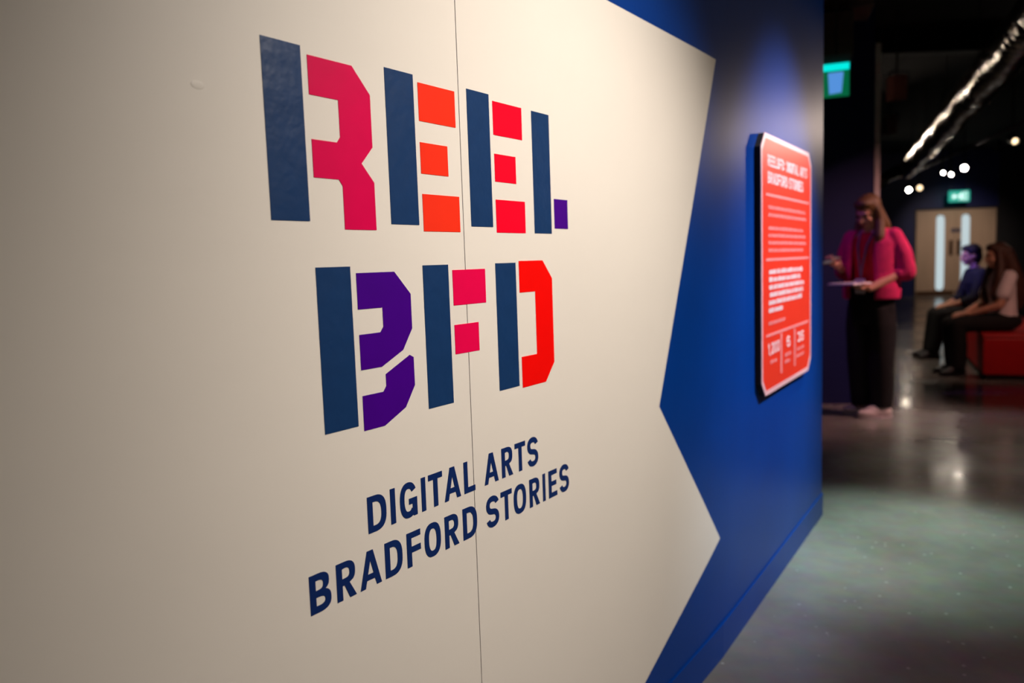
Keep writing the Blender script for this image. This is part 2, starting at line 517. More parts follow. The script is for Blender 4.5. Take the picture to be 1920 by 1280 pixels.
def glyph(ch, w):
    s, b = TS, TB
    if ch == 'I':
        return [[[(0, 0), (w, 0), (w, 1), (0, 1)]]]
    if ch == 'L':
        return [[[(0, 0), (w, 0), (w, b), (s, b), (s, 1), (0, 1)]]]
    if ch == 'T':
        c = w / 2
        return [[[(c - s / 2, 0), (c + s / 2, 0), (c + s / 2, 1 - b), (w, 1 - b), (w, 1), (0, 1), (0, 1 - b), (c - s / 2, 1 - b)]]]
    if ch == 'F':
        return [[[(0, 0), (s, 0), (s, .40), (w, .40), (w, .40 + b), (s, .40 + b), (s, 1 - b), (w, 1 - b), (w, 1), (0, 1)]]]
    if ch == 'E':
        return [[[(0, 0), (w, 0), (w, b), (s, b), (s, .42), (w * .92, .42), (w * .92, .42 + b * .95), (s, .42 + b * .95), (s, 1 - b), (w, 1 - b), (w, 1), (0, 1)]]]
    if ch in 'O0':
        return [[sup(w / 2, .5, w / 2, .51, 0, 350, 35, 2.5), sup(w / 2, .5, w / 2 - s, .51 - b, 0, 350, 35, 2.5)]]
    if ch == 'D':
        x = w * .38
        o = [(0, 0)] + sup(x, .5, w - x, .5, -90, 90, 22) + [(0, 1)]
        h = [(s, b)] + sup(x, .5, w - x - s, .5 - b, -90, 90, 22) + [(s, 1 - b)]
        return [[o, h]]
    if ch == 'A':
        k, g = .36, .19
        a = (w / 2 - g) / (k * w)
        f = lambda y: g + k * w * y
        return [[[(0, 0), (g, 0), (f(.20), .20), (w - f(.20), .20), (w - g, 0), (w, 0), (w - k * w, 1), (k * w, 1)],
                 [(f(.36), .36), (w / 2, a), (w - f(.36), .36)]]]
    if ch == 'R':
        x = w * .45
        cy, ry = .70, .30
        o = [(0, 0), (s, 0), (s, .38), (.40 * w, .38), (w - .23, 0), (w, 0), (.66 * w, .41)] + sup(x, cy, w * .97 - x, ry, -48, 90, 16) + [(0, 1)]
        h = [(s, .40 + b * .9)] + sup(x, cy, w * .97 - x - s, ry - b * .93, -90, 90, 16) + [(s, 1 - b)]
        return [[o, h]]
    if ch == 'B':
        x = w * .42
        o = [(0, 0)] + sup(x, .285, w - x, .285, -90, 62, 16) + sup(x, .755, w * .93 - x, .245, -58, 90, 16) + [(0, 1)]
        h1 = [(s, b)] + sup(x, .285, w - x - s, .285 - b, -90, 90, 14) + [(s, .57 - b)]
        h1[-1] = (s, .395)
        h2 = [(s, .395 + b)] + sup(x, .70, w * .93 - x - s, .125, -90, 90, 14) + [(s, .825)]
        return [[o, h1, h2]]
    if ch == 'S':
        rx, ry = (w - s) / 2, (.51 - b / 2) / 2
        p = sup(w / 2, .505 + ry, rx, ry, 12, 250, 26, 2.2) + sup(w / 2, .495 - ry, rx, ry, 70, -168, 26, 2.2)
        return [[stroke(p, (s + b) / 2)]]
    if ch == 'G':
        rx, ry = (w - s) / 2, .51 - b / 2
        p = sup(w / 2, .5, rx, ry, 32, 318, 34, 2.4)
        return [[stroke(p, (s + b) / 2)], [[(w * .52, .36), (w, .36), (w, .53), (w * .52, .53)]], [[(w - s * .85, .0), (w, .0), (w, .5), (w - s, .5), (w - s, .16)]]]
    if ch == '1':
        return [[[(w * .4, 0), (w * .4 + s, 0), (w * .4 + s, 1), (w * .4, 1), (0, .8), (0, .62), (w * .4, .78)]]]
    if ch == ',':
        return [[[(0, .16), (s, .16), (s, 0), (s * .4, -.16), (0, -.1)]]]
    if ch == ':':
        return [[[(0, .1), (s, .1), (s, .3), (0, .3)]], [[(0, .6), (s, .6), (s, .8), (0, .8)]]]
    if ch == '2':
        rx = (w - s) / 2
        return [[stroke(sup(w / 2, .7, rx, .21, 170, -30, 18, 2.2) + [(s * .6, .12)], s)], [[(0, 0), (w, 0), (w, b), (0, b)]]]
    if ch == '3':
        rx = (w - s) / 2
        return [[stroke(sup(w / 2, .72, rx, .19, 165, -80, 18, 2.2) + sup(w / 2, .30, rx, .21, 80, -165, 18, 2.2), s)]]
    if ch == '5':
        rx = (w - s) / 2
        return [[stroke(sup(w / 2, .33, rx, .24, 120, -165, 20, 2.2), s)], [[(0, .45), (s, .45), (s, 1 - b), (w, 1 - b), (w, 1), (0, 1)]]]
    if ch == '6':
        return [[sup(w / 2, .33, w / 2, .33, 0, 350, 30, 2.4), sup(w / 2, .33, w / 2 - s, .33 - b, 0, 350, 30, 2.4)],
                [stroke(sup(w / 2, .62, (w - s) / 2, .30, 40, 180, 14, 2.3) + [(s / 2, .33)], s)]]
    return []


def letter(name, ch, x, z, wid, cap, y0, y1, m, parent):
    bm = bmesh.new()
    for k, piece in enumerate(glyph(ch, wid / cap)):
        bm_prism(bm, [[(x + p[0] * cap, z + p[1] * cap) for p in lp] for lp in piece], y0 - 0.00002 * k, y1)
    return from_bm(name, bm, m, parent)


# ------------------------------------------------------------------ the stencil logo and the two text lines
BIG = [
    ('R', 'navy', [(-1.6233, 1.5498), (-1.5591, 1.5498), (-1.5591, 1.318), (-1.6233, 1.318)]),
    ('R', 'pink', [(-1.5481, 1.5402), (-1.4669, 1.5402), (-1.4328, 1.5043), (-1.4328, 1.4289), (-1.4566, 1.4036), (-1.4328, 1.3776), (-1.4328, 1.308), (-1.4959, 1.308), (-1.4959, 1.3690), (-1.5025, 1.3776), (-1.5481, 1.3776), (-1.5481, 1.4289), (-1.5025, 1.4289), (-1.4959, 1.4369), (-1.4959, 1.488), (-1.5481, 1.488)]),
    ('E', 'navy', [(-1.4002, 1.5504), (-1.3366, 1.5504), (-1.3366, 1.3177), (-1.4002, 1.3177)]),
    ('E', 'orange', [(-1.3259, 1.5406), (-1.2341, 1.5406), (-1.2341, 1.4812), (-1.3259, 1.4812)]),
    ('E', 'orange', [(-1.3264, 1.4481), (-1.2584, 1.4481), (-1.2584, 1.3991), (-1.3264, 1.3991)]),
    ('E', 'orange', [(-1.326, 1.3671), (-1.2323, 1.3671), (-1.2323, 1.308), (-1.326, 1.308)]),
    ('E2', 'navy', [(-1.2011, 1.5507), (-1.1375, 1.5507), (-1.1375, 1.3182), (-1.2011, 1.3182)]),
    ('E2', 'red', [(-1.1266, 1.5413), (-1.0348, 1.5413), (-1.0348, 1.4821), (-1.1266, 1.4821)]),
    ('E2', 'red', [(-1.1262, 1.4489), (-1.0593, 1.4489), (-1.0593, 1.3996), (-1.1262, 1.3996)]),
    ('E2', 'red', [(-1.1266, 1.3677), (-1.0326, 1.3677), (-1.0326, 1.3086), (-1.1266, 1.3086)]),
    ('L', 'navy', [(-1.0011, 1.5412), (-0.9387, 1.5412), (-0.9387, 1.3089), (-1.0011, 1.3089)]),
    ('L', 'purple', [(-0.9272, 1.3782), (-0.875, 1.3782), (-0.875, 1.3193), (-0.9272, 1.3193)]),
    ('B', 'navy', [(-1.5546, 1.2553), (-1.4904, 1.2553), (-1.4904, 1.022), (-1.5546, 1.022)]),
    ('B', 'purple', [(-1.4793, 1.2455), (-1.3995, 1.2455), (-1.3648, 1.2098), (-1.3648, 1.1554), (-1.3877, 1.1235), (-1.4355, 1.1032), (-1.4793, 1.1032), (-1.4793, 1.1554), (-1.4355, 1.1554), (-1.4287, 1.1634), (-1.4287, 1.1925), (-1.4793, 1.1925)]),
    ('B', 'purple', [(-1.3733, 1.1140), (-1.3645, 1.1095), (-1.3645, 1.0648), (-1.3879, 1.0327), (-1.4355, 1.0125), (-1.4794, 1.0125), (-1.4794, 1.0648), (-1.4355, 1.0648), (-1.4287, 1.0727), (-1.4287, 1.0908)]),
    ('F', 'navy', [(-1.3333, 1.2537), (-1.2692, 1.2537), (-1.2692, 1.0207), (-1.3333, 1.0207)]),
    ('F', 'crimson', [(-1.2585, 1.2443), (-1.1669, 1.2443), (-1.1669, 1.1847), (-1.2585, 1.1847)]),
    ('F', 'crimson', [(-1.2588, 1.1516), (-1.1915, 1.1516), (-1.1915, 1.1017), (-1.2588, 1.1017)]),
    ('D', 'navy', [(-1.1353, 1.2534), (-1.0708, 1.2534), (-1.0708, 1.0201), (-1.1353, 1.0201)]),
    ('D', 'scarlet', [(-1.06, 1.2564), (-0.9769, 1.2564), (-0.9433, 1.2201), (-0.9433, 1.0511), (-0.9769, 1.0148), (-1.06, 1.0148), (-1.06, 1.0741), (-1.0065, 1.0741), (-1.0065, 1.1967), (-1.06, 1.1967)]),
]
Y_V0, Y_V1 = -T_W - 0.0007, -T_W
logo = tag(empty('wall_logo', BEND, ROT_A), 'large two-line stencil logo in navy, pink, red and purple on white wall', 'logo')
cur = None
for n, c, pts in BIG:
    if c == 'navy':
        cur = prism('letter', [pts], Y_V0, Y_V1, M['navy'], logo)
    else:
        st = prism('letter_stroke', [pts], Y_V0, Y_V1, M[c], cur)
        st['label'] = {'pink': 'pink letter piece', 'crimson': 'crimson letter piece', 'orange': 'orange-red letter piece', 'red': 'red letter piece',
                       'scarlet': 'bright red letter piece', 'purple': 'purple letter piece'}[c]

ROW1 = [('D', -1.4819, -1.4422), ('I', -1.4329, -1.4221), ('G', -1.412, -1.372), ('I', -1.3611, -1.3509), ('T', -1.3434, -1.3083), ('A', -1.3038, -1.2601), ('L', -1.2504, -1.2191), ('A', -1.1918, -1.1488), ('R', -1.1377, -1.1019), ('T', -1.0945, -1.0589), ('S', -1.0519, -1.0137)]
ROW2 = [('B', -1.5987, -1.5605), ('R', -1.5495, -1.512), ('A', -1.5041, -1.4595), ('D', -1.4505, -1.4118), ('F', -1.401, -1.3684), ('O', -1.3589, -1.318), ('R', -1.307, -1.2699), ('D', -1.2581, -1.2182), ('S', -1.1902, -1.1512), ('T', -1.1449, -1.1091), ('O', -1.1032, -1.0613), ('R', -1.0491, -1.0125), ('I', -1.0011, -0.9914), ('E', -0.9789, -0.9468), ('S', -0.9369, -0.8988)]
for row, zb, zt, lab in ((ROW1, 0.8561, 0.9118, 'upper line of small navy capitals under the stencil logo'),
                         (ROW2, 0.7750, 0.8309, 'lower and longer line of small navy capitals on white wall')):
    t = tag(empty('text_line', BEND, ROT_A), lab, 'lettering', 'navy capitals under the logo')
    for ch, a, b in row:
        letter('letter', ch, a, zb, b - a, zt - zb, Y_V0, Y_V1, M['navytext'], t)

# ------------------------------------------------------------------ red information board on the far run
sign = tag(empty('information_board', BEND, ROT_B), 'red information board with white text fixed to the blue wall', 'sign')
SX0, SX1, SZ0, SZ1 = 0.402, 1.196, 0.759, 1.668
CH = 0.050
DEP = 0.022
def oct_(i):
    x0, x1, z0, z1, c = SX0 + i, SX1 - i, SZ0 + i, SZ1 - i, CH - i * 0.4
    return [(x0 + c, z0), (x1 - c, z0), (x1, z0 + c), (x1, z1 - c), (x1 - c, z1), (x0 + c, z1), (x0, z1 - c), (x0, z0 + c)]
prism('board', [oct_(0.0)], -DEP + 0.002, -0.0005, M['signbody'], sign)
prism('rim', [oct_(0.0), oct_(0.016)[::-1]], -DEP - 0.0006, -DEP + 0.002, M['signedge'], sign)
face = prism('face', [oct_(0.016)], -DEP, -DEP + 0.002, M['signred'], sign)
SY0, SY1 = -DEP - 0.0008, -DEP


def sign_text(name, txt, x0, x1, zb, cap, m):
    # narrow capitals spread over a width
    adv = {'I': .55, ':': .5, ',': .45, ' ': .55, '1': .7}
    tot = sum(adv.get(c, 1.0) for c in txt)
    u = (x1 - x0) / tot
    bm = bmesh.new()
    x = x0
    for c in txt:
        a = adv.get(c, 1.0) * u
        gw = a * 0.80
        for k, piece in enumerate(glyph(c, gw / cap) if c != ' ' else []):
            bm_prism(bm, [[(x + p[0] * cap, zb + p[1] * cap) for p in lp] for lp in piece], SY0 - 0.00002 * k, SY1)
        x += a
    o = from_bm(name, bm, m, face)
    if name == 'title_line':
        o['kind'] = 'stuff'
    return o


def greek(x0, x1, zc, hgt, m, seed, gap=0.02):
    """a line of print too small to read: rows of tiny letter blocks broken into words"""
    rnd = random.Random(seed)
    bm = bmesh.new()
    x = x0
    while x < x1 - 0.004:
        n = rnd.choice((3, 4, 5, 6, 7, 8, 9))
        for k in range(n):
            wd = hgt * rnd.uniform(0.45, 0.7)
            if x + wd > x1:
                break
            hh = hgt * rnd.choice((0.8, 0.8, 1.0, 1.0, 0.9))
            bm_box(bm, x, x + wd, SY0, SY1, zc - hgt / 2, zc - hgt / 2 + hh)
            x += wd + hgt * 0.17
        x += hgt * 0.45
    o = from_bm('print_line', bm, m, face)
    o['kind'] = 'stuff'
    return o


def bar(name, x0, x1, z0, z1, m):
    return box(name, x0, x1, SY0, SY1, z0, z1, m, face)


sign_text('title_line', 'REELBFD: DIGITAL ARTS', 0.488, 1.122, 1.5605, 0.0385, M['signwhite'])
sign_text('title_line', 'BRADFORD STORIES', 0.490, 1.046, 1.5010, 0.0405, M['signwhite'])
for z in (1.4615, 1.2362, 0.9690):
    bar('rule', 0.462, 1.146, z - 0.0045, z + 0.0045, M['signpink'])
for i, (x1, z) in enumerate(((1.085, 1.4195), (1.11, 1.3930), (1.049, 1.3470), (1.096, 1.3220), (1.106, 1.2960), (1.056, 1.2695))):
    greek(0.497, x1, z, 0.0125, M['signpink'], i)
for i, (x0, x1, z) in enumerate(((0.503, 1.041, 1.1935), (0.503, 1.007, 1.1660), (0.503, 1.062, 1.1390), (0.513, 1.052, 1.1120), (0.502, 1.042, 1.0844), (0.498, 0.711, 1.0566))):
    greek(x0, x1, z, 0.0175, M['signwhite'], 20 + i)
greek(0.498, 0.745, 1.0109, 0.0125, M['signpink'], 40)
for x in (0.679, 0.897):
    bar('divider', x - 0.011, x + 0.011, 0.811, 0.9600, M['signpink'])
sign_text('figure', '1,200', 0.489, 0.660, 0.898, 0.0410, M['signwhite'])
sign_text('figure', '6', 0.765, 0.835, 0.898, 0.0410, M['signwhite'])
sign_text('figure', '35', 0.950, 1.068, 0.898, 0.0410, M['signwhite'])
for i, (x0, x1, z) in enumerate(((0.518, 0.616, 0.8712), (0.731, 0.836, 0.8714), (0.734, 0.829, 0.8457), (0.933, 1.070, 0.8723), (0.926, 1.070, 0.8453))):
    greek(x0, x1, z, 0.0135, M['signpink'], 60 + i)

# ------------------------------------------------------------------ spotlights (track heads)
def spotlight(loc, aim, label, body, lensm, size=0.075, length=0.2, light=None, top=None, snoot=0.05, square=False):
    """a track head: stem, yoke, housing, lens; the lens sits at loc"""
    loc = Vector(loc)
    d = (Vector(aim) - loc).normalized()
    rt = tag(empty('track_spotlight', loc), label, 'spotlight', 'ceiling spotlights')
    L0 = Vector((0, 0, 0))
    bk = L0 - d * length
    bm = bmesh.new()
    seg = 4 if square else 22
    sz = size * (1.3 if square else 1)
    bm_cyl(bm, bk, bk + d * 0.02, sz * 0.8, sz, seg)
    bm_cyl(bm, bk + d * 0.02, L0 - d * 0.002, sz, sz, seg)
    from_bm('housing', bm, body, rt)
    # hollow snoot round the lens
    bm = bmesh.new()
    a = d.orthogonal().normalized(); b = d.cross(a)
    n = seg
    rings = []
    for (r, t) in ((sz, -0.004), (sz, snoot), (sz * 0.93, snoot), (sz * 0.93, -0.004)):
        rings.append([bm.verts.new(d * t + (a * math.cos(2 * PI * i / n) + b * math.sin(2 * PI * i / n)) * r) for i in range(n)])
    for k in range(4):
        for i in range(n):
            j = (i + 1) % n
            bm.faces.new((rings[k][i], rings[k][j], rings[(k + 1) % 4][j], rings[(k + 1) % 4][i]))
    from_bm('snoot', bm, body, rt)
    cyl('lens', L0, d * 0.004, sz * 0.88 if not square else sz * 0.62, lensm, rt, seg=20)
    c = bk * 0.5
    ztop = (top if top else CEIL) - loc.z
    cyl('stem', (c.x, c.y, c.z + sz * 0.5), (c.x, c.y, ztop), 0.012, M['blackmetal'], rt, seg=8)
    bm = bmesh.new()
    side = d.cross(Vector((0, 0, 1))).normalized()
    for s in (-1, 1):
        p = c + side * s * (sz + 0.012)
        bm_tube(bm, [p, p + Vector((0, 0, sz + 0.03)), c + Vector((0, 0, sz + 0.05))], 0.008, 6)
    from_bm('yoke', bm, M['blackmetal'], rt)
    if light:
        spot_light('beam', loc + d * (snoot + 0.02), aim, light['color'], light['power'], light['angle'], light.get('blend', 0.7), light.get('radius', 0.05), rt)
    return rt


spotlight(KEY['loc'], KEY['aim'], 'ceiling spotlight near the camera aimed at the white wall', M['blackmetal'], M['lens'], light=dict(KEY, blend=1.0, radius=0.07))
spotlight(GRAZE['loc'], GRAZE['aim'], 'distant ceiling spotlight skimming the blue wall by the red board', M['blackmetal'], M['lens'], light=dict(GRAZE, blend=0.9, radius=0.16))
spotlight(BOARD['loc'], BOARD['aim'], 'ceiling spotlight aimed at the red board', M['blackmetal'], M['lens'], light=dict(BOARD, blend=1.0, radius=0.07))
spotlight(FLOORSPOT['loc'], FLOORSPOT['aim'], 'ceiling spotlight lighting the floor by the wall end', M['blackmetal'], M['lens'], light=dict(FLOORSPOT, blend=1.0, radius=0.1))
# heads seen from the camera, then two added out of sight
C0 = Vector((0.6, 0, 1.4))
spotlight((7.765, 13.5, 2.614), C0, 'brightest round spotlight glowing under the far end of the duct', M['blackmetal'], M['lens'], 0.047)
spotlight((7.404, 13.5, 2.545), C0 + Vector((2, 0, 0)), 'left spotlight of the close pair beside the brightest one', M['blackmetal'], M['lens'], 0.026)
spotlight((7.540, 13.5, 2.514), C0 + Vector((2, 0, 0)), 'right spotlight of the close pair beside the brightest one', M['blackmetal'], M['lens'], 0.028)
spotlight((10.117, 20.0, 2.775), C0, 'lone bright spotlight left of the green sign over the door', M['blackmetal'], M['lens'], 0.055)
spotlight((10.385, 20.0, 2.819), (6, 4, 0), 'dim sideways spotlight next to the lone bright one', M['blackmetal'], M['lenssoft'], 0.07)
spotlight((7.647, 12.0, 2.838), (5.5, 4, 0.5), 'faint amber spotlight below the foil duct at the right', M['blackmetal'], M['lenssoft'], 0.05)
spotlight((4.40, 9.0, 2.98), (4.45, 9.1, 0), 'larger square-bodied brown lamp head on the dark ceiling', M['brownmetal'], M['lensoff'], 0.085, 0.22, square=True,
          light=dict(color=(1.0, 0.82, 0.66), power=90, angle=70))
spotlight((5.76, 12.0, 3.05), (5.8, 12.1, 0), 'smaller square-bodied brown lamp head on the dark ceiling', M['brownmetal'], M['lensoff'], 0.085, 0.22, square=True,
          light=dict(color=(1.0, 0.82, 0.66), power=70, angle=60))
spotlight((4.3, 5.6, 3.6), (2.7, 4.9, 0), 'added unseen spotlight brightening the floor before the standing visitor', M['blackmetal'], M['lenssoft'], 0.07,  # out-of-view lamp added to brighten the floor and the shoes
          light=dict(color=(1.0, 0.84, 0.74), power=190, angle=56, blend=1.0))
spotlight((3.0, 8.2, 3.25), (4.6, 9.3, 3.0), 'weak added lamp hidden behind the dark partition tinting the brown lamp heads', M['blackmetal'], M['lensoff'], 0.04,  # hidden lamp added to lift the brown heads off the dark
          light=dict(color=(1.0, 0.5, 0.4), power=5, angle=30, blend=1.0))
# far door wash, coloured heads added to stand in for screen glow on the visitors
spotlight((11.2, 18.2, 3.5), (12.1, 21.4, 1.1), 'spotlight on the ceiling in front of the pale doors', M['blackmetal'], M['lens'], 0.07,
          light=dict(color=(1.0, 0.82, 0.70), power=210, angle=60, blend=1.0))
spotlight((4.9, 4.4, 3.4), (2.75, 5.93, 0.95), 'added ceiling spotlight throwing pink light on the standing visitor', M['blackmetal'], M['lenssoft'], 0.07,  # added head, warms the cardigan and face
          light=dict(color=(1.0, 0.50, 0.46), power=400, angle=42, blend=1.0))
spotlight((0.9, 5.3, 3.5), (2.6, 5.93, 1.2), 'added ceiling spotlight throwing violet light on the standing visitor', M['blackmetal'], M['lenssoft'], 0.07,  # added head, violet tint from the left
          light=dict(color=(0.45, 0.10, 1.0), power=48, angle=26, blend=1.0))
spotlight((2.6, 8.2, 3.4), (5.2, 8.95, 1.12), 'added ceiling spotlight throwing violet light on the seated pair', M['blackmetal'], M['lenssoft'], 0.07,  # added head in place of a screen, blue-violet on the farther face
          light=dict(color=(0.16, 0.12, 1.0), power=560, angle=13, blend=1.0))
spotlight((4.6, 4.6, 3.4), (4.75, 7.6, 0.6), 'added ceiling spotlight throwing amber light on the seated pair', M['blackmetal'], M['lenssoft'], 0.07,  # added head, warm tint on arms and shirt
          light=dict(color=(1.0, 0.52, 0.40), power=130, angle=30, blend=1.0))
spotlight((4.2, 4.8, 3.5), (2.99, 6.4, 1.78), 'ceiling spotlight picking out the metal wall edge', M['blackmetal'], M['lenssoft'], 0.06,
          light=dict(color=(1.0, 0.72, 0.66), power=900, angle=9, blend=1.0))

# ------------------------------------------------------------------ foil duct, conduit, ceiling beam
def duct():
    rt = tag(empty('ventilation_duct', (8.044, 16.0, 2.873)), 'silver foil ventilation duct running along the dark ceiling', 'duct')
    a = Vector((0, 0, 0)); b = Vector((3.2, 4.4, 2.80)) - Vector((8.044, 16.0, 2.873))
    d = (b - a).normalized(); ln = (b - a).length
    u = d.orthogonal().normalized(); v = d.cross(u)
    rnd = random.Random(3)
    nseg, ring = int(ln / 0.05), 36
    bm = bmesh.new()
    rings = []
    for i in range(nseg + 1):
        t = i / nseg
        p = a + d * (ln * t)
        rr = []
        for k in range(ring):
            th = 2 * PI * k / ring
            r = 0.17 + 0.007 * math.sin(ln * t * 2 * PI / 0.15 + th) + rnd.uniform(-0.004, 0.004) + 0.006 * math.sin(3 * th + i * 0.21)
            rr.append(bm.verts.new(p + (u * math.cos(th) + v * math.sin(th)) * r))
        rings.append(rr)
    for i in range(nseg):
        for k in range(ring):
            j = (k + 1) % ring
            bm.faces.new((rings[i][k], rings[i][j], rings[i + 1][j], rings[i + 1][k]))
    bm.faces.new(rings[0][::-1]); bm.faces.new(rings[-1])
    from_bm('duct_sleeve', bm, M['foil'], rt, smooth=True)
    # flexible tail curling down at the far end
    tube('flexible_tail', [(0.05, 0, 0), (-0.25, -0.1, -0.04), (-0.5, -0.2, -0.14), (-0.68, -0.25, -0.32)], [0.15, 0.13, 0.11, 0.10], M['foil'], rt, 18)
    for i in range(5):
        p = a + d * (ln * (0.1 + 0.2 * i))
        bm = bmesh.new()
        bm_cyl(bm, p - d * 0.02, p + d * 0.02, 0.184, seg=36, caps=False)
        from_bm('clamp_band', bm, M['foil'], rt, smooth=False)
        cyl('hanger_rod', p + Vector((0, 0, 0.17)), (p.x, p.y, CEIL - 2.873), 0.006, M['blackmetal'], rt, seg=6)
duct()
# unseen lamp added only to put glints along the duct
spotlight((6.95, 17.5, 3.1), (5.2, 9.5, 2.8), 'small added lamp hidden behind the dark partition for glints on the foil duct', M['blackmetal'], M['lenssoft'], 0.05,
          light=dict(color=(1.0, 0.82, 0.66), power=170, angle=30, blend=1.0))

cd = tag(empty('ceiling_conduit', (8.5, 15.0, 0)), 'thin dull conduit slung under the dark ceiling right of the duct', 'pipe')
tube('pipe', [(1.0, 4.0, 3.02), (-0.2, 0.0, 2.98), (-1.9, -6.0, 2.95)], 0.03, M['conduit'], cd, 10)
for t in (0.2, 0.5, 0.8):
    p = Vector((1.0, 4.0, 3.02)).lerp(Vector((-1.9, -6.0, 2.95)), t)
    cyl('hanger', (p.x, p.y, p.z + 0.02), (p.x, p.y, CEIL), 0.006, M['blackmetal'], cd, seg=6)
beam = tag(empty('ceiling_beam', (5.5, 9.8, 0)), 'dark steel ceiling beam crossing above the lamp heads', 'beam')
bm = bmesh.new()
for (z0, z1, hw) in ((3.62, 3.64, 0.09), (3.64, 3.86, 0.008), (3.86, 3.9, 0.09)):
    bm_box(bm, -3.2, 6.0, -hw, hw, z0, z1)
from_bm('beam_profile', bm, M['black'], beam)

# bulkhead box above the near exit sign
bk = tag(empty('ceiling_bulkhead', (2.36, 5.85, 0), math.radians(-18)), 'brownish boxed bulkhead hanging above the near green exit sign', 'bulkhead')
box('bulkhead_box', -0.5, 0.17, 0.0, 0.5, 2.66, 2.98, M['brownmetal'], bk, bevel=0.01)
box('upper_box', -0.5, 0.32, 0.1, 0.5, 3.02, 3.3, M['brownmetal'], bk, bevel=0.01)
box('drop_rod', -0.3, -0.26, 0.2, 0.24, 2.98, CEIL, M['blackmetal'], bk)
cyl('sensor', (-0.12, -0.03, 2.90), (-0.12, 0.0, 2.90), 0.035, M['housingwhite'], bk)

# ------------------------------------------------------------------ exit signs
ex = tag(empty('exit_sign', (2.315, 5.6, 2.335), math.radians(-22)), 'near glowing green exit sign beside the blue wall end', 'sign', 'green exit signs')
box('sign_case', -0.095, 0.098, 0.012, 0.05, 0.225, 0.29, M['housingwhite'], ex, bevel=0.004)
box('green_face', -0.088, 0.085, 0.0, 0.014, 0.0, 0.225, M['exitdark'], ex, bevel=0.003)
prism('pale_panel', [[(-0.044, 0.02), (0.036, 0.026), (0.048, 0.165), (-0.052, 0.165)]], -0.002, 0.0, M['exitblue'], ex)
box('lit_top_edge', -0.088, 0.085, -0.003, 0.0, 0.178, 0.225, M['exitcyan'], ex, bevel=0.001)
cyl('hanger', (0.0, 0.03, 0.29), (0.0, 0.03, CEIL - 2.335), 0.006, M['blackmetal'], ex, seg=6)

e2 = tag(empty('exit_sign', (11.97, 21.0, 2.50), DROT), 'far glowing green exit sign hung over the pale double doors', 'sign', 'green exit signs')
box('sign_case', -0.26, 0.26, 0.0, 0.06, 0.0, 0.29, M['exitgreen'], e2, bevel=0.02)
# running figure, doorway and arrow
man = prism('running_figure', [[(-0.02, 0.05), (0.03, 0.10), (0.015, 0.15), (-0.03, 0.12), (-0.05, 0.14), (-0.005, 0.19), (0.05, 0.19), (0.10, 0.14), (0.085, 0.13), (0.055, 0.155), (0.05, 0.12), (0.09, 0.09), (0.08, 0.04), (0.06, 0.04), (0.065, 0.08), (0.03, 0.085), (0.0, 0.04)]], -0.006, 0.0, M['exitwhite'], e2)
cyl('figure_head', (0.06, -0.006, 0.215), (0.06, 0.0, 0.215), 0.022, M['exitwhite'], e2, seg=14)
prism('doorway', [[(0.11, 0.04), (0.19, 0.04), (0.19, 0.25), (0.11, 0.25)], [(0.125, 0.04 + 0.012), (0.125, 0.235), (0.175, 0.235), (0.175, 0.052)]], -0.006, 0.0, M['exitwhite'], e2)
prism('arrow', [[(-0.19, 0.14), (-0.12, 0.07), (-0.12, 0.12), (-0.07, 0.12), (-0.07, 0.16), (-0.12, 0.16), (-0.12, 0.21)]], -0.006, 0.0, M['exitwhite'], e2)
for x in (-0.2, 0.2):
    cyl('hanger', (x, 0.03, 0.29), (x, 0.03, CEIL - 2.5), 0.006, M['blackmetal'], e2, seg=6)

# ------------------------------------------------------------------ bench
BT = math.radians(65)                                     # bench runs away from the viewer
bench = tag(empty('bench', (4.479, 7.411, 0), BT), 'red box bench the two visitors sit on', 'bench')
box('plinth', 0.03, 2.37, -0.60, -0.03, 0.0, 0.05, M['benchdark'], bench)
box('seat_block', 0.0, 2.4, -0.64, 0.0, 0.05, 0.40, M['benchred'], bench, bevel=0.012)
box('seat_pad', 0.0, 2.4, -0.645, 0.005, 0.40, 0.435, M['benchred'], bench, bevel=0.012)

# ------------------------------------------------------------------ people
def remesh(name, bm, voxel, m, parent, smooth_it=6):
    me = bpy.data.meshes.new(name + '_src')
    bmesh.ops.recalc_face_normals(bm, faces=bm.faces)
    bm.to_mesh(me); bm.free()
    o = bpy.data.objects.new(name + '_src', me)
    COL.objects.link(o)
    md = o.modifiers.new('r', 'REMESH'); md.mode = 'VOXEL'; md.voxel_size = voxel; md.use_smooth_shade = True
    sm = o.modifiers.new('s', 'SMOOTH'); sm.iterations = smooth_it; sm.factor = 0.5
    dg = bpy.context.evaluated_depsgraph_get()
    me2 = bpy.data.meshes.new_from_object(o.evaluated_get(dg))
    bpy.data.objects.remove(o)
    bpy.data.meshes.remove(me)
    me2.name = name
    me2.materials.clear()
    return link(name, me2, m, parent, True)


def ell(bm, c, r, mx=None, rot=None, seg=16):
    v0 = len(bm.verts)
    res = bmesh.ops.create_uvsphere(bm, u_segments=seg, v_segments=max(8, seg // 2 + 2), radius=1.0)
    for v in res['verts']:
        p = Vector((v.co.x * r[0], v.co.y * r[1], v.co.z * r[2]))
        if rot is not None:
            p = rot @ p
        p = p + Vector(c)
        v.co = mx @ p if mx is not None else p


def limb(bm, pts, rs, mx=None, flat=None, seg=14):
    """round tapered chain with ball joints"""
    P = [Vector(p) for p in pts]
    if mx is not None:
        P = [mx @ p for p in P]
    for i in range(len(P) - 1):
        bm_cyl(bm, P[i], P[i + 1], rs[i], rs[i + 1], seg)
    for p, r in zip(P, rs):
        ell(bm, p, (r, r, r), None, None, 12)


